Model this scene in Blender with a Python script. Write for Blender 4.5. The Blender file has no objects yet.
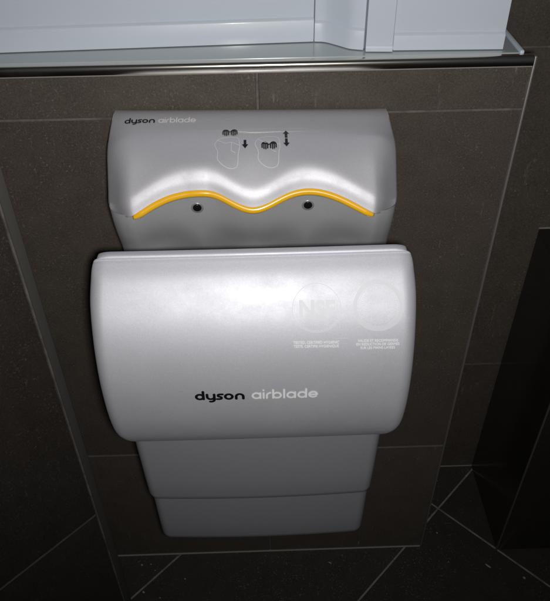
import bpy, bmesh, math, random
from mathutils import Vector, Matrix
from mathutils.bvhtree import BVHTree

scene = bpy.context.scene
C = scene.collection
R = math.radians

# ------------------------------------------------------------------ camera
F, PITCH, YAW, ROLL, DIST, CAMH = 687.7, 0.7014, 0.0206, -0.0140, 0.7187, 1.2538
cp, sp, cy, sy = math.cos(PITCH), math.sin(PITCH), math.cos(YAW), math.sin(YAW)
fw = Vector((sy * cp, cy * cp, -sp)); rt = Vector((cy, -sy, 0)); up = rt.cross(fw)
cr, sr = math.cos(ROLL), math.sin(ROLL)
rt, up = cr * rt + sr * up, cr * up - sr * rt
cam_d = bpy.data.cameras.new("camera")
cam = bpy.data.objects.new("camera", cam_d); C.objects.link(cam)
cam_d.sensor_fit = 'HORIZONTAL'; cam_d.sensor_width = 36.0
cam_d.lens = F / 550.0 * 36.0
cam_d.clip_start = 0.01; cam_d.clip_end = 100
M = Matrix((rt, up, -fw)).transposed().to_4x4()
M.translation = Vector((0, -DIST, CAMH))
cam.matrix_world = M
scene.camera = cam

# ------------------------------------------------------------------ world and light
w = bpy.data.worlds.new("World"); scene.world = w; w.use_nodes = True
bg = w.node_tree.nodes["Background"]
bg.inputs[0].default_value = (0.68, 0.73, 0.85, 1); bg.inputs[1].default_value = 0.035

fl = bpy.data.lights.new("camera_flash", 'SPOT')
fl.energy = 15.5; fl.spot_size = R(106); fl.spot_blend = 1.0; fl.shadow_soft_size = 0.016
fl.color = (1.0, 0.955, 0.90)
flash = bpy.data.objects.new("camera_flash", fl); C.objects.link(flash)
fpos = Vector((0, -DIST, CAMH)) + rt * 0.017 - up * 0.013
flash.location = fpos
aim = Vector((0.03, 0.0, 0.87))
flash.rotation_euler = (aim - fpos).to_track_quat('-Z', 'Y').to_euler()

scene.view_settings.view_transform = 'Standard'
scene.view_settings.look = 'None'
scene.view_settings.exposure = 0.0
scene.view_settings.gamma = 1.0


# ------------------------------------------------------------------ materials
def mat(name):
    m = bpy.data.materials.new(name); m.use_nodes = True
    nt = m.node_tree
    return m, nt, nt.nodes["Principled BSDF"]


def simple(name, col, rough=0.5, metal=0.0, coat=0.0, spec=0.5):
    m, nt, b = mat(name)
    b.inputs['Base Color'].default_value = (*col, 1)
    b.inputs['Roughness'].default_value = rough
    b.inputs['Metallic'].default_value = metal
    b.inputs['Coat Weight'].default_value = coat
    b.inputs['Coat Roughness'].default_value = 0.08
    b.inputs['Specular IOR Level'].default_value = spec
    return m


def N(nt, t, **kw):
    n = nt.nodes.new(t)
    for k, v in kw.items(): setattr(n, k, v)
    return n


def coords(nt, scale=(1, 1, 1)):
    tc = N(nt, 'ShaderNodeTexCoord'); mp = N(nt, 'ShaderNodeMapping')
    mp.inputs['Scale'].default_value = scale
    nt.links.new(tc.outputs['Object'], mp.inputs['Vector'])
    return mp.outputs['Vector']


def noise(nt, vec, scale, detail=4, rough=0.6):
    n = N(nt, 'ShaderNodeTexNoise')
    n.inputs['Scale'].default_value = scale; n.inputs['Detail'].default_value = detail
    n.inputs['Roughness'].default_value = rough
    nt.links.new(vec, n.inputs['Vector'])
    return n.outputs['Fac']


def ramp(nt, fac, a, b, ca=(0, 0, 0, 1), cb=(1, 1, 1, 1)):
    r = N(nt, 'ShaderNodeValToRGB')
    r.color_ramp.elements[0].position = a; r.color_ramp.elements[0].color = ca
    r.color_ramp.elements[1].position = b; r.color_ramp.elements[1].color = cb
    nt.links.new(fac, r.inputs['Fac'])
    return r.outputs['Color']


def mix(nt, fac, a, b, mode='MIX'):
    m = N(nt, 'ShaderNodeMix', data_type='RGBA', blend_type=mode)
    for s, v in ((m.inputs[0], fac), (m.inputs[6], a), (m.inputs[7], b)):
        if hasattr(v, 'links'): nt.links.new(v, s)
        elif isinstance(v, tuple): s.default_value = (*v, 1) if len(v) == 3 else v
        else: s.default_value = v
    return m.outputs[2]


def math_n(nt, op, a, b):
    m = N(nt, 'ShaderNodeMath', operation=op)
    for s, v in zip(m.inputs, (a, b)):
        if hasattr(v, 'links'): nt.links.new(v, s)
        else: s.default_value = v
    return m.outputs[0]


def tile_material(name, base, speck, rough=0.5, dust=0.5, speck_amt=0.5, spec=0.3):
    """matt dark porcelain: fine grain, paler flecks, drifts of dust, a few scuffs"""
    m, nt, b = mat(name)
    v = coords(nt)
    fine = noise(nt, v, 520, 2, 0.6)
    mid = noise(nt, v, 26, 6, 0.65)
    big = noise(nt, v, 5, 3)
    c = mix(nt, ramp(nt, fine, 0.34, 0.66), tuple(x * 0.74 for x in base), tuple(x * 1.25 for x in base))
    c = mix(nt, math_n(nt, 'MULTIPLY', ramp(nt, mid, 0.35, 0.75), 0.45), c, tuple(x * 1.5 for x in base))
    # pale flecks
    dots = ramp(nt, noise(nt, v, 260, 3, 0.7), 0.575, 0.67)
    gate = ramp(nt, noise(nt, v, 45, 4, 0.7), 0.42, 0.64)
    f = math_n(nt, 'MULTIPLY', dots, gate)
    f = math_n(nt, 'MULTIPLY', f, ramp(nt, big, 0.35, 0.7))
    c = mix(nt, math_n(nt, 'MULTIPLY', f, speck_amt), c, speck)
    # rubbed vertical scuffs
    v2 = coords(nt, (60, 60, 9))
    sc = ramp(nt, noise(nt, v2, 2.2, 5, 0.75), 0.60, 0.76)
    g2 = ramp(nt, noise(nt, v, 9, 2), 0.52, 0.68)
    c = mix(nt, math_n(nt, 'MULTIPLY', math_n(nt, 'MULTIPLY', sc, g2), dust), c, speck)
    at = N(nt, 'ShaderNodeAttribute'); at.attribute_name = 'tone'
    lt = math_n(nt, 'MAXIMUM', at.outputs['Fac'], 0.8)
    cc = N(nt, 'ShaderNodeCombineColor')
    for k in range(3): nt.links.new(lt, cc.inputs[k])
    c = mix(nt, 1.0, c, cc.outputs[0], 'MULTIPLY')
    nt.links.new(c, b.inputs['Base Color'])
    rr = N(nt, 'ShaderNodeMapRange'); rr.inputs['To Min'].default_value = rough - 0.08; rr.inputs['To Max'].default_value = rough + 0.12
    nt.links.new(mid, rr.inputs['Value']); nt.links.new(rr.outputs[0], b.inputs['Roughness'])
    b.inputs['Specular IOR Level'].default_value = spec
    bp = N(nt, 'ShaderNodeBump'); bp.inputs['Strength'].default_value = 0.12; bp.inputs['Distance'].default_value = 0.0006
    nt.links.new(fine, bp.inputs['Height']); nt.links.new(bp.outputs['Normal'], b.inputs['Normal'])
    return m


def paint_material(name, col, rough, metal, coat=0.4, coat_rough=0.12):
    """silver moulded plastic: faint flake in the colour, light orange peel, a little grime"""
    m, nt, b = mat(name)
    v = coords(nt)
    fl_ = noise(nt, v, 900, 2)
    grime = ramp(nt, noise(nt, v, 14, 6, 0.7), 0.45, 0.8)
    c = mix(nt, ramp(nt, fl_, 0.3, 0.7), tuple(x * 0.94 for x in col), tuple(min(1, x * 1.05) for x in col))
    c = mix(nt, math_n(nt, 'MULTIPLY', grime, 0.22), c, tuple(x * 0.78 for x in col))
    sm = math_n(nt, 'MULTIPLY', ramp(nt, noise(nt, coords(nt, (1, 1, 0.35)), 70, 5, 0.75), 0.56, 0.72), ramp(nt, noise(nt, v, 11, 3), 0.5, 0.66))
    c = mix(nt, math_n(nt, 'MULTIPLY', sm, 0.20), c, tuple(min(1, x * 1.25) for x in col))
    sx = N(nt, 'ShaderNodeMapping'); sx.inputs['Rotation'].default_value = (0, 0.6, 0); sx.inputs['Scale'].default_value = (9, 30, 260)
    tcs = N(nt, 'ShaderNodeTexCoord'); nt.links.new(tcs.outputs['Object'], sx.inputs['Vector'])
    scr = math_n(nt, 'MULTIPLY', ramp(nt, noise(nt, sx.outputs['Vector'], 1.6, 2), 0.70, 0.74), ramp(nt, noise(nt, v, 17, 2), 0.54, 0.62))
    c = mix(nt, math_n(nt, 'MULTIPLY', scr, 0.35), c, tuple(min(1, x * 1.45) for x in col))
    nt.links.new(c, b.inputs['Base Color'])
    grime = math_n(nt, 'MAXIMUM', grime, sm)
    rr = N(nt, 'ShaderNodeMapRange'); rr.inputs['To Min'].default_value = rough - 0.05; rr.inputs['To Max'].default_value = rough + 0.06
    nt.links.new(grime, rr.inputs['Value']); nt.links.new(rr.outputs[0], b.inputs['Roughness'])
    b.inputs['Metallic'].default_value = metal
    b.inputs['Coat Weight'].default_value = coat; b.inputs['Coat Roughness'].default_value = coat_rough
    bp = N(nt, 'ShaderNodeBump'); bp.inputs['Strength'].default_value = 0.06; bp.inputs['Distance'].default_value = 0.0004
    nt.links.new(noise(nt, v, 260, 2), bp.inputs['Height']); nt.links.new(bp.outputs['Normal'], b.inputs['Normal'])
    return m


TILE = tile_material('dark_wall_tile', (0.082, 0.070, 0.060), (0.38, 0.35, 0.31), speck_amt=0.55, dust=0.9)
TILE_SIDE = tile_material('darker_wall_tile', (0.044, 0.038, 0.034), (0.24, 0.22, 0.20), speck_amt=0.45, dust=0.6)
TILE_BOX = tile_material('polished_black_tile', (0.028, 0.025, 0.022), (0.10, 0.09, 0.08), rough=0.14, dust=0.15, speck_amt=0.15, spec=0.5)
TILE_FLOOR = tile_material('dark_floor_tile', (0.050, 0.044, 0.039), (0.45, 0.43, 0.40), dust=0.2, speck_amt=0.75)
def grout(name, col):
    m, nt, b = mat(name); v = coords(nt)
    g = ramp(nt, noise(nt, v, 30, 6, 0.75), 0.35, 0.68)
    nt.links.new(mix(nt, g, tuple(x * 0.50 for x in col), tuple(x * 1.22 for x in col)), b.inputs['Base Color'])
    b.inputs['Roughness'].default_value = 0.9
    return m


GROUT = grout('grey_grout', (0.17, 0.152, 0.138))
GROUT_F = grout('floor_grout', (0.34, 0.31, 0.285))
SILVER = paint_material('silver_paint', (0.70, 0.725, 0.80), 0.65, 0.52, 0.12, 0.15)
SILVER_HOOD = paint_material('silver_hood_paint', (0.635, 0.645, 0.70), 0.58, 0.42, 0.25, 0.07)
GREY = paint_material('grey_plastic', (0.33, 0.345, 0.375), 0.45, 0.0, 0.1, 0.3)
GREY_CAV = paint_material('grey_cavity_plastic', (0.375, 0.395, 0.415), 0.45, 0.0, 0.15, 0.25)
YELLOW = simple('yellow_plastic', (0.98, 0.54, 0.012), 0.25, coat=0.4)
BLACK = simple('black_print', (0.006, 0.006, 0.007), 0.45)
WHITE_INK = simple('white_print', (0.92, 0.92, 0.94), 0.5)
PALE_INK = simple('pale_print', (0.72, 0.74, 0.78), 0.6)
PEARL = simple('pearl_print', (0.72, 0.75, 0.82), 0.6, metal=0.12)
LENS = simple('dark_sensor_lens', (0.01, 0.01, 0.012), 0.12, coat=0.6)
BEZEL = simple('sensor_bezel', (0.45, 0.46, 0.48), 0.3, metal=0.5)
CHROME = simple('polished_steel', (0.70, 0.67, 0.60), 0.20, metal=1.0)
TRIM = simple('brushed_aluminium_trim', (0.42, 0.41, 0.40), 0.38, metal=0.7)
TRIM_DARK = simple('dull_corner_trim', (0.105, 0.105, 0.10), 0.40, metal=0.2)
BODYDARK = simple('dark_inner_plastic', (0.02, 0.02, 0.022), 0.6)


def white_material(name, col, rough, coat):
    m, nt, b = mat(name)
    v = coords(nt)
    g = ramp(nt, noise(nt, v, 7, 6, 0.7), 0.4, 0.8)
    nt.links.new(mix(nt, math_n(nt, 'MULTIPLY', g, 0.3), col, tuple(x * 0.86 for x in col)), b.inputs['Base Color'])
    b.inputs['Roughness'].default_value = rough
    b.inputs['Coat Weight'].default_value = coat; b.inputs['Coat Roughness'].default_value = 0.1
    return m


WHITE = white_material('white_plastic', (0.62, 0.695, 0.80), 0.42, 0.2)
SILL = white_material('pale_glossy_sill', (0.46, 0.52, 0.54), 0.18, 0.5)
SEAM = simple('grey_seam', (0.20, 0.22, 0.26), 0.7)


# ------------------------------------------------------------------ helpers
def link(name, me, mats, parent=None, smooth=False):
    o = bpy.data.objects.new(name, me); C.objects.link(o)
    for m in (mats if isinstance(mats, (list, tuple)) else [mats]): me.materials.append(m)
    if smooth:
        for p in me.polygons: p.use_smooth = True
    if parent is not None: o.parent = parent
    return o


def from_bm(name, bm, mats, parent=None, smooth=False, recalc=True):
    if recalc: bmesh.ops.recalc_face_normals(bm, faces=bm.faces)
    me = bpy.data.meshes.new(name); bm.to_mesh(me); bm.free()
    return link(name, me, mats, parent, smooth)


def tag(o, label=None, cat=None, group=None, kind=None):
    if label: o['label'] = label
    if cat: o['category'] = cat
    if group: o['group'] = group
    if kind: o['kind'] = kind
    return o


def empty(name, label, cat, group=None, loc=(0, 0, 0)):
    o = bpy.data.objects.new(name, None); C.objects.link(o); o.location = loc
    o.empty_display_size = 0.05
    return tag(o, label, cat, group)


def add_box(bm, a, b, mi=0, M=None):
    v = [Vector((x, y, z)) for x in (a[0], b[0]) for y in (a[1], b[1]) for z in (a[2], b[2])]
    if M: v = [M @ p for p in v]
    v = [bm.verts.new(p) for p in v]
    for f in ((0, 1, 3, 2), (4, 6, 7, 5), (0, 4, 5, 1), (2, 3, 7, 6), (0, 2, 6, 4), (1, 5, 7, 3)):
        bm.faces.new([v[i] for i in f]).material_index = mi


def add_bevel_box(bm, a, b, r, seg=2, mi=0):
    t = bmesh.new(); add_box(t, a, b, mi)
    bmesh.ops.recalc_face_normals(t, faces=t.faces)
    bmesh.ops.bevel(t, geom=list(t.edges), offset=r, segments=seg, profile=0.5, affect='EDGES')
    me = bpy.data.meshes.new('tmp'); t.to_mesh(me); t.free()
    bm.from_mesh(me); bpy.data.meshes.remove(me)


def tiled_slab(name, O, U, V, ulines, vlines, thick, mats, parent=None, gap=0.0020, deep=0.0012):
    """slab whose front (U x V) is tiled; lines include both ends; mats = [tile, grout]"""
    O, U, V = Vector(O), Vector(U).normalized(), Vector(V).normalized()
    Nn = U.cross(V).normalized()          # outward
    bm = bmesh.new()
    tone = bm.loops.layers.float_color.new('tone')
    P = lambda u, v, d: bm.verts.new(O + U * u + V * v - Nn * d)
    h = gap / 2; ch = 0.0011
    rnd = random.Random(len(ulines) * 7 + len(vlines))
    for i in range(len(ulines) - 1):
        for j in range(len(vlines) - 1):
            u0, u1, v0, v1 = ulines[i] + h, ulines[i + 1] - h, vlines[j] + h, vlines[j + 1] - h
            if i == 0: u0 -= h
            if j == 0: v0 -= h * 0.2
            if i == len(ulines) - 2: u1 += h
            if j == len(vlines) - 2: v1 += h
            lip = rnd.uniform(0, 0.00035)
            o4 = [P(*q, deep + 0.0004) for q in ((u0, v0), (u1, v0), (u1, v1), (u0, v1))]
            i4 = [P(*q, lip) for q in ((u0 + ch, v0 + ch), (u1 - ch, v0 + ch), (u1 - ch, v1 - ch), (u0 + ch, v1 - ch))]
            fs = [bm.faces.new(i4)]
            for k in range(4):
                fs.append(bm.faces.new((o4[k], o4[(k + 1) % 4], i4[(k + 1) % 4], i4[k])))
            tv = rnd.uniform(0.86, 1.12)
            for fc in fs:
                for lp in fc.loops: lp[tone] = (tv, tv, tv, 1)
    a, b, c, d = ulines[0], ulines[-1], vlines[0], vlines[-1]
    g = [P(*q, deep) for q in ((a, c), (b, c), (b, d), (a, d))]
    f = bm.faces.new(g); f.material_index = 1
    back = [P(*q, thick) for q in ((a, c), (b, c), (b, d), (a, d))]
    for k in range(4):
        bm.faces.new((g[(k + 1) % 4], g[k], back[k], back[(k + 1) % 4]))
    bm.faces.new(back[::-1])
    return from_bm(name, bm, mats, parent, recalc=False)


def extrude_x(name, prof, x0, x1, mats, parent=None, smooth=False, closed=True):
    """prof: list of (y,z) round a closed outline"""
    bm = bmesh.new()
    a = [bm.verts.new((x0, y, z)) for y, z in prof]; b = [bm.verts.new((x1, y, z)) for y, z in prof]
    n = len(prof)
    for i in range(n): bm.faces.new((a[i], a[(i + 1) % n], b[(i + 1) % n], b[i]))
    bm.faces.new(a[::-1]); bm.faces.new(b)
    return from_bm(name, bm, mats, parent, smooth)


def catmull(pts, n):
    """sample a centripetal-ish Catmull-Rom through pts (tuples), n per span"""
    P = [Vector(p) for p in pts]
    P = [P[0] * 2 - P[1]] + P + [P[-1] * 2 - P[-2]]
    out = []
    for i in range(1, len(P) - 2):
        p0, p1, p2, p3 = P[i - 1:i + 3]
        for k in range(n):
            t = k / n
            out.append(0.5 * ((2 * p1) + (p2 - p0) * t + (2 * p0 - 5 * p1 + 4 * p2 - p3) * t * t + (3 * p1 - p0 - 3 * p2 + p3) * t ** 3))
    out.append(P[-2])
    return out


def sstep(a, b, x):
    t = max(0.0, min(1.0, (x - a) / (b - a))); return t * t * (3 - 2 * t)


# ------------------------------------------------------------------ setting
LZ = 0.978                     # ledge height
G1 = 0.3155                    # low course joint
XR = 0.2985                    # right edge of the pier
XC = -0.0012                   # joint in the middle of the pier
BY = 0.1876                    # depth of the rear wall behind the pier face

s2 = math.sqrt(0.5)
floor = tiled_slab('floor', (0, 0, 0), (s2, s2, 0), (-s2, s2, 0),
                   [0.306 + 0.627 * k for k in range(-4, 5)], [0.1253 - 0.3133 * k for k in range(7, -8, -1)], 0.1, [TILE_FLOOR, GROUT_F], gap=0.0028)
tag(floor, kind='structure')

pier = empty('tiled_pier', 'dark brown tiled half wall carrying the silver hand dryer, topped by a polished steel edge', 'wall')
tiled_slab('tile_face', (0, 0, 0.0015), (1, 0, 0), (0, 0, 1), [XC - 0.6, XC, XR - 0.0035],
           [0, G1, G1 + 0.6, LZ - 0.0126], BY - 0.004, [TILE, GROUT], pier)
BEAD = simple('pale_silicone', (0.30, 0.28, 0.26), 0.6)
bm = bmesh.new(); add_bevel_box(bm, (XC - 0.6, -0.0020, 0.0), (XR - 0.0036, 0.004, 0.0024), 0.0007, 2)
from_bm('joint_bead', bm, BEAD, pier)
bm = bmesh.new(); add_bevel_box(bm, (XC - 0.6, -0.0008, LZ - 0.0124), (XR - 0.0036, 0.006, LZ - 0.0107), 0.0004, 2)
from_bm('joint_bead', bm, BEAD, pier)
# slim metal angle down the outer corner
bm = bmesh.new(); add_bevel_box(bm, (XR - 0.0034, -0.0012, 0.001), (XR - 0.0004, 0.008, LZ - 0.0006), 0.0009, 2)
from_bm('corner_trim', bm, TRIM, pier, True)
# polished edge profile along the ledge (rounded nose)
z0, z1 = LZ - 0.0105, LZ
prof = [(-0.0022, z0), (-0.0026, z0 + 0.001), (-0.0026, z0 + 0.0055)]
for k in range(9):
    a = R(180 - 90 * k / 8); prof.append((0.0024 + 0.005 * math.cos(a), z1 - 0.005 + 0.005 * math.sin(a)))
prof += [(0.0065, z1), (0.0065, z1 - 0.003), (0.004, z1 - 0.003), (0.004, z0)]
o = extrude_x('steel_edge', prof, XC - 0.6, XR - 0.0036, CHROME, pier)
mod = None
for p in o.data.polygons: p.use_smooth = len(p.vertices) == 4
o.data.set_sharp_from_angle(angle=R(40))

# sill on top of the pier
sill = empty('window_sill', 'pale glossy sill on top of the half wall, behind its steel edge', 'sill')
bm = bmesh.new(); add_bevel_box(bm, (XC - 0.6, 0.0068, LZ - 0.010), (XR - 0.0175, BY - 0.002, LZ + 0.0008), 0.0008, 2)
from_bm('sill_board', bm, SILL, sill)
bm = bmesh.new(); add_bevel_box(bm, (XR - 0.0172, 0.0068, LZ - 0.010), (XR - 0.0125, BY - 0.002, LZ + 0.0030), 0.0015, 3)
from_bm('end_strip', bm, WHITE, sill, True)

# white boarding standing on the sill
board = empty('white_window_boarding', 'white plastic boarding above the dark half wall, stepped forward around a vertical cover strip', 'window boarding')
ZB, ZT = LZ + 0.0018, LZ + 0.75


def board_sheet(name, path, z0, z1, back, m, smooth=False, parent=board):
    bm = bmesh.new()
    rows = []
    for z in (z0, z1): rows.append([bm.verts.new((x, y, z)) for x, y in path])
    rb = []
    for z in (z0, z1): rb.append([bm.verts.new((x, y + back, z)) for x, y in path])
    n = len(path)
    for i in range(n - 1):
        bm.faces.new((rows[0][i], rows[0][i + 1], rows[1][i + 1], rows[1][i]))
        bm.faces.new((rb[0][i + 1], rb[0][i], rb[1][i], rb[1][i + 1]))
        bm.faces.new((rows[1][i], rows[1][i + 1], rb[1][i + 1], rb[1][i]))
        bm.faces.new((rb[0][i], rb[0][i + 1], rows[0][i + 1], rows[0][i]))
    for i in (0, n - 1):
        bm.faces.new((rows[0][i], rows[1][i], rb[1][i], rb[0][i]))
    o = from_bm(name, bm, m, parent, smooth)
    if smooth: o.data.set_sharp_from_angle(angle=R(40))
    return o


def skirting(name, path, parent=board, h=0.0245, t=0.0032):
    """upstand with a sloping top edge following the boarding"""
    bm = bmesh.new(); n = len(path); rows = []
    for off, z in ((-t, ZB), (-t, ZB + h - 0.002), (-t * 0.7, ZB + h - 0.0004), (0.0008, ZB + h + 0.0018)):
        r = []
        for i, (x, y) in enumerate(path):
            a = Vector(path[max(0, i - 1)]); b = Vector(path[min(n - 1, i + 1)])
            d = (b - a).normalized(); nn = Vector((d.y, -d.x))   # towards viewer
            r.append(bm.verts.new((x + nn.x * -off * 1.0 if False else x + nn.x * (-off), y + nn.y * (-off), z)))
        rows.append(r)
    for a, b in zip(rows, rows[1:]):
        for i in range(n - 1): bm.faces.new((a[i], a[i + 1], b[i + 1], b[i]))
    o = from_bm(name, bm, WHITE, parent, True); o.data.set_sharp_from_angle(angle=R(35))
    return o


LY = lambda x: 0.0507 + 0.040 * x
Lp = [(XC - 0.6, LY(XC - 0.6)), (0.0625, LY(0.0625))]
Cp = [(p.x, p.y) for p in catmull([(0.0640, 0.0530), (0.074, 0.0515), (0.082, 0.0465), (0.092, 0.0375), (0.102, 0.0285), (0.1150, 0.0245)], 5)]
Sp = [(0.1165, 0.0185), (0.1450, 0.0165)]
Rp = [(0.1463, 0.0215), (0.2645, 0.0180)]
board_sheet('left_panel', Lp, ZB, ZT, 0.01, WHITE); skirting('skirting', Lp)
board_sheet('curved_panel', Cp, ZB, ZT, 0.01, WHITE, True); skirting('skirting', Cp, h=0.021)
board_sheet('cover_strip', Sp, ZB, ZT, 0.018, WHITE); skirting('skirting', Sp, h=0.006, t=0.002)
board_sheet('right_panel', Rp, ZB, ZT, 0.01, WHITE); skirting('skirting', Rp, h=0.0165)
board_sheet('end_panel', [(0.2651, 0.0190), (0.2670, 0.1840)], ZB, ZT, 0.004, WHITE)
board_sheet('seam', [(0.0618, 0.0550), (0.0652, 0.0552)], ZB, ZT, 0.004, SEAM)
board_sheet('seam', [(0.1145, 0.0265), (0.1170, 0.0265)], ZB, ZT, 0.004, SEAM)
board_sheet('seam', [(0.1446, 0.0235), (0.1468, 0.0235)], ZB, ZT, 0.004, SEAM)

rear = tiled_slab('tiled_wall', (0, BY, 0.0015), (1, 0, 0), (0, 0, 1), [XC - 0.6, 0.1, 0.76, 1.3], [0, G1, G1 + 0.6, G1 + 1.2, G1 + 1.5], 0.1, [TILE, GROUT], gap=0.0022)
bm = bmesh.new(); add_bevel_box(bm, (XC - 0.6, BY - 0.0025, 0.0), (1.3, BY - 0.0002, 0.0026), 0.0007, 2)
from_bm('joint_bead', bm, BEAD, rear)
tag(rear, 'dark tiled rear wall seen in the gap right of the half wall', 'wall')

# boxed-in tiled block right of the gap
BX, BZ = 0.4435, 0.6167
box = empty('tiled_box', 'glossy black tiled block at the right, standing against the rear wall', 'tiled box')
tiled_slab('front_face', (0, -0.015, 0.0012), (1, 0, 0), (0, 0, 1), [BX, 1.04], [0, BZ - 0.0005], 0.02, [TILE_BOX, GROUT], box)
tiled_slab('side_face', (BX - 0.0008, BY - 0.004, 0.0012), (0, -1, 0), (0, 0, 1), [0, BY + 0.0085], [0, BZ - 0.0005], 0.02, [TILE_BOX, GROUT], box)
bm = bmesh.new(); add_bevel_box(bm, (BX - 0.0022, -0.0164, 0.001), (BX + 0.0008, -0.0138, BZ - 0.0004), 0.0007, 2)
from_bm('corner_trim', bm, TRIM_DARK, box)
bm = bmesh.new(); add_bevel_box(bm, (BX - 0.001, -0.0158, BZ), (1.04, BY - 0.004, BZ + 0.010), 0.001, 2)
from_bm('top_slab', bm, TILE_BOX, box)
bm = bmesh.new(); add_bevel_box(bm, (BX, BY - 0.0036, BZ + 0.0004), (1.04, BY - 0.0006, BZ + 0.0112), 0.0006, 2)
from_bm('joint_bead', bm, GROUT_F, box)  # pale line put in for the lit edge where block top meets wall

# angled wall on the left, ending in a metal corner strip
E_ = Vector((-0.2590, -0.1000, 0.0015)); U45 = Vector((s2, s2, 0))
lw = empty('angled_wall', 'dark tiled wall at the left edge, angled towards the viewer, ending in a dull metal strip', 'wall')
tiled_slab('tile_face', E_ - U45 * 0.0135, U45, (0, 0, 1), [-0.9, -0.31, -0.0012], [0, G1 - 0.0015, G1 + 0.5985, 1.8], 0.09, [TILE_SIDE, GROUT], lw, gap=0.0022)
bm = bmesh.new(); add_bevel_box(bm, (-0.0118, -0.0015, 0), (-0.0005, 0.05, 1.8), 0.0012, 3)
for v in bm.verts:
    v.co = E_ + U45 * v.co.x + Vector((-s2, s2, 0)) * v.co.y + Vector((0, 0, v.co.z))
from_bm('corner_strip', bm, TRIM_DARK, lw, True).data.set_sharp_from_angle(angle=R(40))
bm = bmesh.new(); add_bevel_box(bm, (-0.0146, -0.0009, 0), (-0.0119, 0.05, 1.8), 0.0006, 2)
for v in bm.verts:
    v.co = E_ + U45 * v.co.x + Vector((-s2, s2, 0)) * v.co.y + Vector((0, 0, v.co.z))
from_bm('joint_bead', bm, GROUT, lw)

# ------------------------------------------------------------------ the hand dryer
DX = -0.0085
dryer = empty('hand_dryer', 'silver wall mounted hand dryer with yellow wavy lip, hanging on the dark tiled half wall', 'hand dryer', loc=(0, 0, 0))

# wave of the lip, measured across the width: (x, z)
WAVE = [(-0.150, 0.8600), (-0.1335, 0.8632), (-0.1128, 0.8752), (-0.0915, 0.8848), (-0.066, 0.8888), (-0.0462, 0.8862),
        (-0.0270, 0.8748), (-0.0089, 0.8680), (0.0085, 0.8735), (0.0288, 0.8842), (0.0490, 0.8878), (0.0690, 0.8840),
        (0.0897, 0.8745), (0.1155, 0.8610), (0.133, 0.8570)]
WAVE = [(a, b - 0.0048 * max(0.0, b - 0.866) / 0.022) for a, b in WAVE]
WS = catmull([(a, b, 0) for a, b in WAVE], 12)
for _ in range(30):
    WS = [WS[0]] + [WS[i] * 0.5 + (WS[i - 1] + WS[i + 1]) * 0.25 for i in range(1, len(WS) - 1)] + [WS[-1]]


def wz(x):
    if x <= WS[0].x: return WS[0].y
    for a, b in zip(WS, WS[1:]):
        if a.x <= x <= b.x:
            t = (x - a.x) / max(1e-9, b.x - a.x); return a.y + (b.y - a.y) * t
    return WS[-1].y


def wy(z):   # the lip is carved further back under the arches
    t = max(0.0, min(1.25, (0.883 - z) / 0.018)); return -0.1085 - 0.0125 * t


HW = 0.1540        # half width of the hood


def hood_pt_fn():
    rows = []
    xs = []
    n = 120
    for i in range(n + 1):
        xs.append(-1 + 2 * i / n)
    return xs


def edge_x(s, w, r, k=14):
    """cross-section samples: (x offset, setback) from -w to w with rounded edges of radius r, and straight sides"""
    out = []
    for i in range(k + 1):
        a = math.pi / 2 * i / k
        out.append((-w + r - r * math.cos(a), r - r * math.sin(a)))
    return out


def cross(w, r, nflat, k=10):
    left = edge_x(0, w, r, k)
    flat = [(-w + r + (2 * w - 2 * r) * i / nflat, 0.0) for i in range(1, nflat)]
    return left + flat + [(-x, d) for x, d in left[::-1]]


bm = bmesh.new()
cols = []
CS = [(HW * (-1 + 2 * i / 168), 0.019 * max(0.0, (abs(HW * (-1 + 2 * i / 168)) - (HW - 0.036)) / 0.036) ** 2.7) for i in range(169)]
for xo, setb in CS:
    x = DX + xo
    xi = max(DX - HW + 0.012, min(DX + HW - 0.012, x))
    zl = wz(xi) + 0.0045; yl = wy(wz(xi)) + 0.013 * sstep(0.124, 0.150, abs(xo))
    ctrl = [(0.0, 0.9315), (-0.006, 0.9352), (-0.020, 0.9362), (-0.050, 0.9300), (-0.074, 0.9195),
            (yl + 0.0140, zl + 0.0225), (yl + 0.0046, zl + 0.0115), (yl, zl)]
    pr = catmull([(a, b, 0) for a, b in ctrl], 7)
    fall = abs(xo) / HW
    # plan narrowing of the top edge and rounding of the side edges
    col = []
    for q in pr:
        y, z = q.x, q.y
        t = min(1.0, -y / 0.11)
        wsc = 0.968 + 0.034 * (t ** 0.8) - 0.034 * sstep(0.10, 0.15, abs(xo)) * sstep(zl + 0.018, zl - 0.006, z)
        setk = setb * (0.35 + 0.65 * sstep(0.02, 0.09, -y))
        yy = min(-0.0005, y + setk * 0.8); zz = z - (0.0085 + 0.0026 * xo / 0.15) * (1 - sstep(0.03, 0.095, -y)) - setk * 0.75 * sstep(0.0, 0.06, -y + 0.02)
        col.append(Vector((DX + xo * wsc, yy, zz)))
    # turn in under the lip
    last = col[-1]
    ee = sstep(0.124, 0.150, abs(xo))
    col.append(last + Vector((0, 0.0012, -0.0010 - 0.001 * ee)))
    col.append(last + Vector((0, 0.0045, -0.0008 - 0.003 * ee)))
    cols.append(col)
V = [[bm.verts.new(p) for p in c] for c in cols]
for a, b in zip(V, V[1:]):
    for i in range(len(a) - 1): bm.faces.new((a[i], a[i + 1], b[i + 1], b[i]))
# side returns to the wall
for c, sgn in ((V[0], -1), (V[-1], 1)):
    bk = [bm.verts.new((v.co.x - sgn * 0.0006, -0.0005, v.co.z)) for v in c]
    for i in range(len(c) - 1):
        bm.faces.new((c[i], c[i + 1], bk[i + 1], bk[i]) if sgn < 0 else (c[i + 1], c[i], bk[i], bk[i + 1]))
bmesh.ops.remove_doubles(bm, verts=bm.verts, dist=1e-6)
hood = from_bm('hood', bm, SILVER_HOOD, dryer, True)
hood.data.set_sharp_from_angle(angle=R(60))

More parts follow.
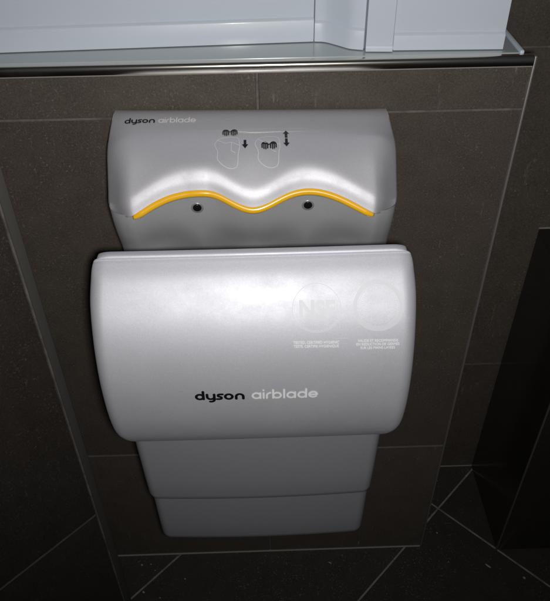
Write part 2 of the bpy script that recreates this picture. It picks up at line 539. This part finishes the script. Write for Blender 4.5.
# inner hand panel below the lip
bm = bmesh.new(); V = []
NX, NZ = 130, 34
for i in range(NX + 1):
    xo = -0.1512 + 0.3024 * i / NX; x = DX + xo
    xi = max(DX - 0.139, min(DX + 0.139, x))
    ee = sstep(0.124, 0.150, abs(xo)); zt = wz(xi) + 0.0040 + 0.0020 * ee; yt = wy(wz(xi)) + 0.0045 + 0.009 * ee
    e = max(0.0, (abs(xo) - 0.1392) / 0.012); setb = 0.012 * (1 - math.sqrt(max(0, 1 - min(1, e) ** 2)))
    col = []
    for j in range(NZ + 1):
        t = j / NZ; z = zt + (0.700 - zt) * t; d = zt - z
        lw = max(0.012, 0.064 - 0.55 * d); lo = max(1 - sstep(lw - 0.03, lw + 0.026, abs(x + 0.067)), 1 - sstep(lw - 0.03, lw + 0.026, abs(x - 0.049)))
        y = yt + d * 0.10 + (1 - lo) * 0.012 * sstep(0.004, 0.070, d) + 0.012 * sstep(0.03, 0.12, d)
        y = min(y, -0.05)
        col.append(bm.verts.new((x, y + setb, z)))
    V.append(col)
for a, b in zip(V, V[1:]):
    for j in range(NZ): bm.faces.new((a[j], a[j + 1], b[j + 1], b[j]))
for c in (V[0], V[-1]):
    bk = [bm.verts.new((v.co.x, -0.0006, v.co.z)) for v in c]
    for j in range(NZ): bm.faces.new((c[j], c[j + 1], bk[j + 1], bk[j]))
cavity = from_bm('hand_panel', bm, GREY_CAV, dryer, True)
cavity.data.set_sharp_from_angle(angle=R(60))

# yellow wavy strip (a D-section swept along the lip), pointed at both ends
bm = bmesh.new(); rings = []
x0, x1 = -0.1325, 0.1160; n = 150
for i in range(n + 1):
    x = x0 + (x1 - x0) * i / n
    z = wz(x); y = wy(z)
    dz = (wz(x + 0.001) - wz(x - 0.001)) / 0.002
    T = Vector((1, 0, dz)).normalized(); up2 = Vector((-T.z, 0, T.x))
    k = min(1.0, min(i, n - i) / 5.0); k = 0.25 + 0.75 * math.sqrt(k)
    c = Vector((x, y + 0.0030, z))
    ring = []
    for a in range(12):
        t = 2 * math.pi * a / 12
        ring.append(bm.verts.new(c + up2 * (0.0039 * k * math.sin(t)) + Vector((0, -0.0040 * math.cos(t) * k, -0.0012 * math.cos(t)))))
    rings.append(ring)
for a, b in zip(rings, rings[1:]):
    for i in range(12): bm.faces.new((a[i], a[(i + 1) % 12], b[(i + 1) % 12], b[i]))
bm.faces.new(rings[0][::-1]); bm.faces.new(rings[-1])
from_bm('yellow_strip', bm, YELLOW, dryer, True)
# thin pale bead standing in for the edge highlight under the yellow strip
bm = bmesh.new(); rings = []
for i in range(n + 1):
    x = x0 + 0.004 + (x1 - x0 - 0.008) * i / n
    z = wz(x); y = wy(z)
    c = Vector((x, y + 0.0032, z - 0.0050))
    rings.append([bm.verts.new(c + Vector((0, 0.0008 * math.cos(t), 0.0006 * math.sin(t)))) for t in [2 * math.pi * a / 6 for a in range(6)]])
for a, b in zip(rings, rings[1:]):
    for i in range(6): bm.faces.new((a[i], a[(i + 1) % 6], b[(i + 1) % 6], b[i]))
from_bm('lip_highlight_bead', bm, BEZEL, dryer, True)

# ---- front panel
PROF = [(-0.1760, 0.8660), (-0.1870, 0.8668)]          # top of the rim
PC = [(-0.1908, 0.8610), (-0.2060, 0.8500), (-0.2215, 0.8325), (-0.2350, 0.8110), (-0.2450, 0.7840), (-0.2505, 0.7520),
      (-0.2515, 0.7180), (-0.2485, 0.6880), (-0.2410, 0.6600), (-0.2290, 0.6385), (-0.2180, 0.6300), (-0.2060, 0.6265), (-0.1900, 0.6270)]
PCs = [(p.x, p.y) for p in catmull([(a, b, 0) for a, b in PC], 7)]
rim = [(-0.1790, 0.8460), (-0.1792, 0.8636), (-0.1799, 0.8650), (-0.1812, 0.8657), (-0.1862, 0.8660), (-0.1878, 0.8656), (-0.1889, 0.8645), (-0.1893, 0.8630),
       (-0.1890, 0.8618)]
full = rim + PCs
PW = lambda z: 0.1540 + 0.0030 * sstep(0.868, 0.825, z) + 0.0004 * sstep(0.80, 0.74, z) - 0.0002 * sstep(0.72, 0.66, z)
bm = bmesh.new(); rows = []
tot = len(full)
for i, (y, z) in enumerate(full):
    wv = PW(z)
    # rounded lower corners: half width shrinks as the edge curls under
    b_ = max(0.0, min(1.0, (0.6800 - z) / 0.054)); wv -= 0.0165 * (1 - math.sqrt(1 - min(1, b_) ** 2.4)) if b_ > 0 else 0
    t_ = max(0.0, min(1.0, ((0.866 if i < 6 else z) - 0.8480) / 0.0180)); wv -= 0.0050 * (1 - math.sqrt(max(0, 1 - t_ ** 3)))
    r = 0.014
    row = []
    for xo, sb in cross(wv, r, 64):
        crown = 0.0010 * (xo / 0.155) ** 2
        keep = sstep(0.868, 0.845, z)
        row.append(Vector((DX - 0.0015 + xo, y + (sb * (0.03 + 0.97 * keep)) + crown, z - (1 - keep) * sb * 0.34)))
    # straight side returns
    for k, sgn in ((0, 1), (-1, 1)):
        pass
    rows.append(row)
V = [[bm.verts.new(p) for p in r] for r in rows]
for a, b in zip(V, V[1:]):
    for i in range(len(a) - 1): bm.faces.new((a[i], a[i + 1], b[i + 1], b[i]))
for k in (0, -1):
    c = [r[k] for r in V]
    bk = [bm.verts.new((v.co.x, max(-0.150, v.co.y + 0.002), v.co.z - 1.1 * (max(-0.150, v.co.y + 0.002) - v.co.y) * sstep(0.76, 0.83, v.co.z))) for v in c]
    for i in range(len(c) - 1): bm.faces.new((c[i], c[i + 1], bk[i + 1], bk[i]))
panel = from_bm('front_panel', bm, SILVER, dryer, True)
panel.data.set_sharp_from_angle(angle=R(50))
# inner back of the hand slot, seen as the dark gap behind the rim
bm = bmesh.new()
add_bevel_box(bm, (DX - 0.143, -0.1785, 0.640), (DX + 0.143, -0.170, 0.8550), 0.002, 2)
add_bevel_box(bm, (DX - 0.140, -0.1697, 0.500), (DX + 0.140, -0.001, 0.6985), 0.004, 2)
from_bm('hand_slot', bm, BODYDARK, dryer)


# ---- lower body: two stepped grey sections
def lower(name, y, zt, zb, wt, wb, r, m):
    bm = bmesh.new(); V = []
    pts = [(y, zt), (y, zt - 0.3 * (zt - zb)), (y + 0.001, zb + 0.3 * (zt - zb)), (y + 0.002, zb + 0.016), (y + 0.0035, zb + 0.008), (y + 0.0075, zb + 0.0022), (y + 0.014, zb), (y + 0.05, zb)]
    for (yy, z) in pts:
        t = (zt - z) / (zt - zb); wv = wt + (wb - wt) * t
        c_ = max(0, min(1, (zb + 0.012 - z) / 0.012)); wv -= 0.006 * (1 - math.sqrt(max(0, 1 - c_ * c_)))
        row = [(DX - 0.0035 + xo, yy + sb + 0.004 * (xo / 0.14) ** 2, z) for xo, sb in cross(wv, r, 30)]
        row = [(row[0][0], -0.0008, z)] + row + [(row[-1][0], -0.0008, z)]
        V.append([bm.verts.new(p) for p in row])
    for a, b in zip(V, V[1:]):
        for i in range(len(a) - 1): bm.faces.new((a[i], a[i + 1], b[i + 1], b[i]))
    o = from_bm(name, bm, m, dryer, True); o.data.set_sharp_from_angle(angle=R(50))
    return o


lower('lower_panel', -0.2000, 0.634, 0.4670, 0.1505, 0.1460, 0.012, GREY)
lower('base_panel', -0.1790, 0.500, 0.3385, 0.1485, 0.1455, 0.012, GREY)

# ---- sensors under the two arches
bpy.context.view_layer.update()


def bvh_of(o):
    return BVHTree.FromPolygons([v.co for v in o.data.vertices], [p.vertices[:] for p in o.data.polygons])


BV_P, BV_H, BV_C = bvh_of(panel), bvh_of(hood), bvh_of(cavity)


def disc(name, c, r, h, nrm, m, parent, seg=28, dome=0.3):
    bm = bmesh.new(); nrm = nrm.normalized()
    a = nrm.orthogonal().normalized(); b = nrm.cross(a); rings = []
    for rr, hh in ((1.0, -0.5), (1.0, 0.6), (0.9, 1.0), (0.5, 1.0 + dome * 0.8), (0.08, 1.0 + dome)):
        rings.append([bm.verts.new(c + nrm * (h * hh) + (a * math.cos(t) + b * math.sin(t)) * r * rr) for t in [2 * math.pi * i / seg for i in range(seg)]])
    for p, q in zip(rings, rings[1:]):
        for i in range(seg): bm.faces.new((p[i], p[(i + 1) % seg], q[(i + 1) % seg], q[i]))
    bm.faces.new(rings[-1])
    return from_bm(name, bm, m, parent, True)


for sx, sz in ((-0.0675, 0.8630), (0.0488, 0.8630)):
    hit, nrm, *_ = BV_C.ray_cast(Vector((sx, -0.5, sz)), Vector((0, 1, 0)))
    if nrm.y > 0: nrm = -nrm
    s = disc('sensor', hit, 0.0066, 0.0008, nrm, BEZEL, dryer, dome=0.1)
    disc('sensor_lens', hit + nrm * 0.0009 + Vector((0, 0, 0.0006)), 0.0046, 0.0009, nrm, LENS, s)


# ------------------------------------------------------------------ lettering: strokes and shapes laid onto the surfaces
def arc(cx, cy_, rx, ry, a0, a1, n=22):
    return [(cx + rx * math.cos(R(a0 + (a1 - a0) * i / n)), cy_ + ry * math.sin(R(a0 + (a1 - a0) * i / n))) for i in range(n + 1)]


def glyph(ch, t):
    """rounded geometric letters, x-height 1; returns (strokes, advance)"""
    r = 0.5 - t / 2; c = 0.5; L = t / 2
    bowl = arc(c, c, r, r, 0, 360, 36)
    asc = 1.42 - t / 2
    rs = c + r
    if ch == 'd': return [bowl, [(rs, asc), (rs, L)]], 1.0
    if ch == 'b': return [bowl, [(L, asc), (L, L)]], 1.0
    if ch == 'a': return [bowl, [(rs, 1 - L), (rs, L)]], 1.0
    if ch == 'o': return [bowl], 1.0
    if ch == 'y': return [[(L, 1 - L), (L, c)] + arc(c, c, r, r, 180, 360) + [(rs, 1 - L)], [(rs, c), (rs, 0.08)] + arc(c, 0.08, r, r * 0.92, 0, -105, 16)], 1.0
    if ch == 'n': return [[(L, L), (L, c)] + arc(c, c, r, r, 180, 0) + [(rs, L)]], 1.0
    if ch == 's':
        q = (1 - t) / 4; w_ = 0.62
        return [[(w_ - 0.02, 1 - L)] + arc(L + q, 1 - L - q, q, q, 90, 270, 14) + arc(w_ - L - q, L + q, q, q, 90, -90, 14) + [(0.03, L)]], w_
    if ch == 'i': return [[(L, 1 - L), (L, L)], [(L, asc - 0.02), (L, asc)]], t
    if ch == 'l': return [[(L, asc), (L, L)]], t
    if ch == 'r': return [[(L, L), (L, c)] + arc(c, c, r, r, 180, 95)], 0.52
    if ch == 'e': return [arc(c, c, r, r, 0, 322, 32), [(L, c - 0.02), (rs, c)]], 1.0
    return [], 0.3


def ribbon(bm, pts, hw, off=0.0, cap=True):
    P = [Vector(p) for p in pts]
    n = len(P); closed = (P[0] - P[-1]).length < 1e-6
    Ls, Rs = [], []
    for i in range(n):
        if closed: a, b = P[(i - 1) % (n - 1)], P[(i + 1) % (n - 1) if i + 1 >= n else i + 1]
        else: a, b = P[max(0, i - 1)], P[min(n - 1, i + 1)]
        d = (b - a).normalized() if (b - a).length > 0 else Vector((1, 0)); nn = Vector((-d.y, d.x)) * hw
        Ls.append(bm.verts.new((*(P[i] + nn), off))); Rs.append(bm.verts.new((*(P[i] - nn), off)))
    for i in range(n - 1): bm.faces.new((Ls[i], Rs[i], Rs[i + 1], Ls[i + 1]))
    if cap and not closed:
        for i, d in ((0, P[0] - P[1]), (n - 1, P[-1] - P[-2])):
            a0 = math.atan2(d.y, d.x); k = 6
            fan = [bm.verts.new((P[i].x + hw * math.cos(a0 - math.pi / 2 + math.pi * j / k), P[i].y + hw * math.sin(a0 - math.pi / 2 + math.pi * j / k), off)) for j in range(k + 1)]
            bm.faces.new(fan)


def word(bm, text, t, gap, x0=0.0, step=None):
    x = x0; k = 0
    for ch in text:
        st, adv = glyph(ch, t)
        for s in st:
            # resample long straight strokes so they bend with the surface
            ribbon(bm, [(x + a, b) for a, b in s], t / 2, off=k * 0.004); k += 1
        x += adv + gap
    return x - gap - x0


def stick(bm, bvh, origin, U, Vv, D, lift, sx, sz):
    """map flat (u,v,layer) onto a surface by projecting along D"""
    D = D.normalized(); miss = 0
    for v in bm.verts:
        p = origin + U * (v.co.x * sx) + Vv * (v.co.y * sz)
        hit, nrm, *_ = bvh.ray_cast(p - D * 0.3, D)
        if hit is None: miss += 1; hit = p
        v.co = hit - D * (lift + v.co.z * 0.004)
    if miss: print('stick misses', miss)
    return bm


def print_part(name, bm, bvh, origin, U, Vv, D, sx, sz, m, parent, lift=0.0004):
    stick(bm, bvh, Vector(origin), Vector(U).normalized(), Vector(Vv).normalized(), Vector(D), lift, sx, sz)
    return from_bm(name, bm, m, parent, recalc=False)


def text_bm(body, size, align='CENTER', bold=0.0, cuts=0):
    cu = bpy.data.curves.new('tmp_text', 'FONT'); cu.body = body; cu.size = size; cu.align_x = align
    cu.offset = bold; cu.resolution_u = 3; cu.space_line = 1.0
    o = bpy.data.objects.new('tmp_text', cu); C.objects.link(o)
    bpy.context.view_layer.update()
    dg = bpy.context.evaluated_depsgraph_get()
    me = o.evaluated_get(dg).to_mesh(); b = bmesh.new(); b.from_mesh(me)
    o.evaluated_get(dg).to_mesh_clear()
    bpy.data.objects.remove(o); bpy.data.curves.remove(cu)
    if cuts: bmesh.ops.subdivide_edges(b, edges=b.edges, cuts=cuts)
    return b


def bm_poly(bm, pts, off=0.0):
    bm.faces.new([bm.verts.new((x, y, off)) for x, y in pts])


FRONT = (0, 1, 0)
XU = (1, 0, 0.0); ZU = (0, 0, 1)
# maker's name on the front panel
xh = 0.0093
b = bmesh.new(); wd = word(b, 'dyson', 0.285, 0.10)
print_part('dark_lettering', b, BV_P, (-0.0722, -0.25, 0.7305), (1, 0, -0.012), ZU, FRONT, 0.0500 / wd, xh, BLACK, panel)
b = bmesh.new(); wd = word(b, 'airblade', 0.205, 0.13)
print_part('white_lettering', b, BV_P, (-0.0152, -0.25, 0.7300), (1, 0, -0.004), ZU, FRONT, 0.0668 / wd, xh, WHITE_INK, panel)

# certification mark: ring with three letters, two lines of small print
b = bmesh.new()
ribbon(b, arc(0, 0, 0.0232, 0.0195, 0, 360, 72), 0.00035)
ribbon(b, arc(0, 0, 0.0215, 0.0180, 0, 360, 72), 0.00012, 0.01)
print_part('certification_ring', b, BV_P, (0.0497, -0.22, 0.8255), (1, 0, -0.02), ZU, FRONT, 1, 1, PEARL, panel)
b = text_bm('NSF', 0.0225, bold=0.0009)
print_part('certification_letters', b, BV_P, (0.0497, -0.22, 0.8190), (1, 0, -0.02), ZU, FRONT, 0.90, 0.86, PEARL, panel)
b = text_bm('TESTED, CERTIFIED HYGIENIC\nTESTE, CERTIFIE HYGIENIQUE', 0.0036)
print_part('small_print', b, BV_P, (0.0490, -0.22, 0.7950), (1, 0, -0.02), ZU, FRONT, 0.92, 1.05, WHITE_INK, panel)
# round seal: pale ring with radiating ticks, three lines of small print
b = bmesh.new()
ribbon(b, arc(0, 0, 0.0222, 0.0188, 0, 360, 72), 0.0019)
ribbon(b, arc(0, 0, 0.0192, 0.0162, 0, 360, 72), 0.00025, 0.02)
for k in range(56):
    a = 360 * k / 56; c_, s_ = math.cos(R(a)), math.sin(R(a))
    ribbon(b, [(0.0130 * c_, 0.0110 * s_), (0.0176 * c_, 0.0149 * s_)], 0.00022, 0.01, cap=False)
print_part('round_seal', b, BV_P, (0.1085, -0.22, 0.8260), (1, 0, -0.02), ZU, FRONT, 1, 1, PEARL, panel)
b = text_bm('VALIDE ET RECOMMANDE\nEN REDUCTION DE GERMES\nSUR LES MAINS LAVEES', 0.0036)
print_part('small_print', b, BV_P, (0.1085, -0.22, 0.7950), (1, 0, -0.02), ZU, FRONT, 0.92, 1.0, WHITE_INK, panel)

# maker's name, diagrams and fold line on the hood (printed on the sloping top)
HD = (0, 0.55, -0.84); HV = (0, 0.84, 0.55)
hs = 0.0062
b = bmesh.new(); wd = word(b, 'dyson', 0.25, 0.10)
print_part('dark_lettering', b, BV_H, (-0.1437, -0.0358, 0.9297), (1, 0, 0), HV, HD, 0.0325 / wd, hs, BLACK, hood)
b = bmesh.new(); wd = word(b, 'airblade', 0.18, 0.13)
print_part('white_lettering', b, BV_H, (-0.1077, -0.0358, 0.9297), (1, 0, 0), HV, HD, 0.0400 / wd, hs, WHITE_INK, hood)


def diagram(cx, cy_, hand_dy, arrows, hand_dx=0.0):
    """outline of the appliance, a pair of dark hands, arrows; cx, cy_ on the hood's printing plane"""
    o = (cx, -0.0745, 0.9160)
    b = bmesh.new()
    ol = [(-0.0085, 0.010), (-0.0105, 0.005), (-0.0080, -0.002), (-0.0078, -0.010), (0.000, -0.0165), (0.0075, -0.0150), (0.0088, -0.004),
          (0.0100, 0.004), (0.0080, 0.0120), (-0.0030, 0.0125), (-0.0085, 0.010)]
    ol = [(p.x, p.y) for p in catmull([(x, y, 0) for x, y in ol], 5)]
    ribbon(b, ol, 0.00022)
    ribbon(b, [(-0.0085, 0.010), (-0.0020, 0.0065), (0.0035, 0.0075), (0.0100, 0.004)], 0.00022, 0.01)
    ribbon(b, [(0.0035, 0.0075), (0.0030, -0.001), (0.0065, -0.003)], 0.0002, 0.02)
    print_part('appliance_outline', b, BV_H, (o[0], o[1] + cy_ * 0.84, o[2] + cy_ * 0.55), (1, 0, 0), HV, HD, 1.25, 1.3, PALE_INK, hood)
    b = bmesh.new(); k = 0
    for s in (-1, 1):
        hx = s * 0.0035
        bm_poly(b, [(hx + 0.0027 * math.cos(R(t)), hand_dy + 0.0008 + 0.0026 * math.sin(R(t))) for t in range(0, 181, 15)], 0.01 * k); k += 1
        for q, ln in enumerate((0.0036, 0.0043, 0.0040, 0.0030)):
            fx = hx + s * (-0.0023 + 0.00153 * q)
            ribbon(b, [(fx, hand_dy + 0.0010), (fx, hand_dy + 0.0004 - ln)], 0.00055, 0.01 * k); k += 1
        ribbon(b, [(hx - s * 0.0018, hand_dy + 0.0014), (hx - s * 0.0033, hand_dy + 0.0002)], 0.0005, 0.01 * k); k += 1
    for v in b.verts: v.co.x += hand_dx
    print_part('hand_symbol', b, BV_H, (o[0], o[1] + cy_ * 0.84, o[2] + cy_ * 0.55), (1, 0, 0), HV, HD, 1.25, 1.3, BLACK, hood)
    for ax, ay, d in arrows:
        b = bmesh.new()
        bm_poly(b, [(ax + x, ay + y * d) for x, y in ((-0.0011, -0.0046), (0.0011, -0.0046), (0.0011, 0.0), (0.0027, 0.0), (0.0, 0.0040), (-0.0027, 0.0), (-0.0011, 0.0))])
        print_part('arrow', b, BV_H, (o[0], o[1] + cy_ * 0.84, o[2] + cy_ * 0.55), (1, 0, 0), HV, HD, 1.25, 1.3, BLACK, hood)


diagram(-0.0335, -0.002, 0.0190, [(0.0145, 0.0050, -1)], 0.002)
diagram(0.0082, -0.002, 0.0040, [(0.0155, 0.0160, 1), (0.0155, 0.0060, -1)], 0.001)
b = bmesh.new()
for a, c_ in ((-0.037, -0.020), (-0.018, -0.004), (-0.002, 0.018), (0.020, 0.052)):
    ribbon(b, [(a + (c_ - a) * i / 10, 0) for i in range(11)], 0.00018, cap=False)
print_part('fine_print_line', b, BV_H, (0, -0.048, 0.925), (1, 0, 0), HV, HD, 1, 1, PALE_INK, hood)

# ------------------------------------------------------------------ crumbs and grit on the floor
rnd = random.Random(4)
CRUMB = simple('pale_grit', (0.40, 0.38, 0.35), 0.9)
bits = [((-0.2517, -0.0210), 0.0019, 'pale grit on the floor by the angled wall, the leftmost of the crumbs there'),
        ((-0.2339, -0.0200), 0.0013, 'pale grit on the floor close under the left end of the half wall'),
        ((-0.2250, -0.0330), 0.0011, 'small grit on the floor between the half wall and the left floor joint'),
        ((-0.2420, -0.0760), 0.0022, 'large pale crumb lying on the left floor joint'),
        ((-0.2100, -0.0880), 0.0014, 'pale grit on the floor right of the left floor joint, low in view'),
        ((0.3348, 0.0270), 0.0016, 'round grit on the floor tile in front of the gap'),
        ((0.3440, -0.0358), 0.0011, 'smallest grit on the floor right of the half wall corner'),
        ((0.3600, 0.1500), 0.0013, 'pale grit on the floor deep in the gap by the rear wall'),
        ((0.4183, -0.0467), 0.0021, 'long shred of pale litter on the floor before the black block'),
        ((0.4801, -0.0732), 0.0024, 'largest pale crumb on the floor at the lower right'),
        ((-0.1659, -0.0524), 0.0016, 'pale grit on the dark floor tile beneath the left side of the dryer'),
        ((0.1140, -0.0296), 0.0013, 'flat pale flake on the floor under the dryer')]
for (x, y), r, lab in bits:
    bm = bmesh.new(); bmesh.ops.create_icosphere(bm, subdivisions=2, radius=r)
    st = 3.0 if 'long' in lab or 'flake' in lab else 1.2
    ang = rnd.uniform(-0.9, -0.5)
    for v in bm.verts:
        v.co *= 1 + rnd.uniform(-0.22, 0.22)
        px, py = v.co.x * st, v.co.y * 0.9
        v.co = Vector((px * math.cos(ang) - py * math.sin(ang), px * math.sin(ang) + py * math.cos(ang), v.co.z * 0.5 + r * 0.42))
    o = from_bm('crumb', bm, CRUMB, None, True); o.location = (x, y, 0)
    tag(o, lab, 'crumb', 'crumbs on the dark floor')
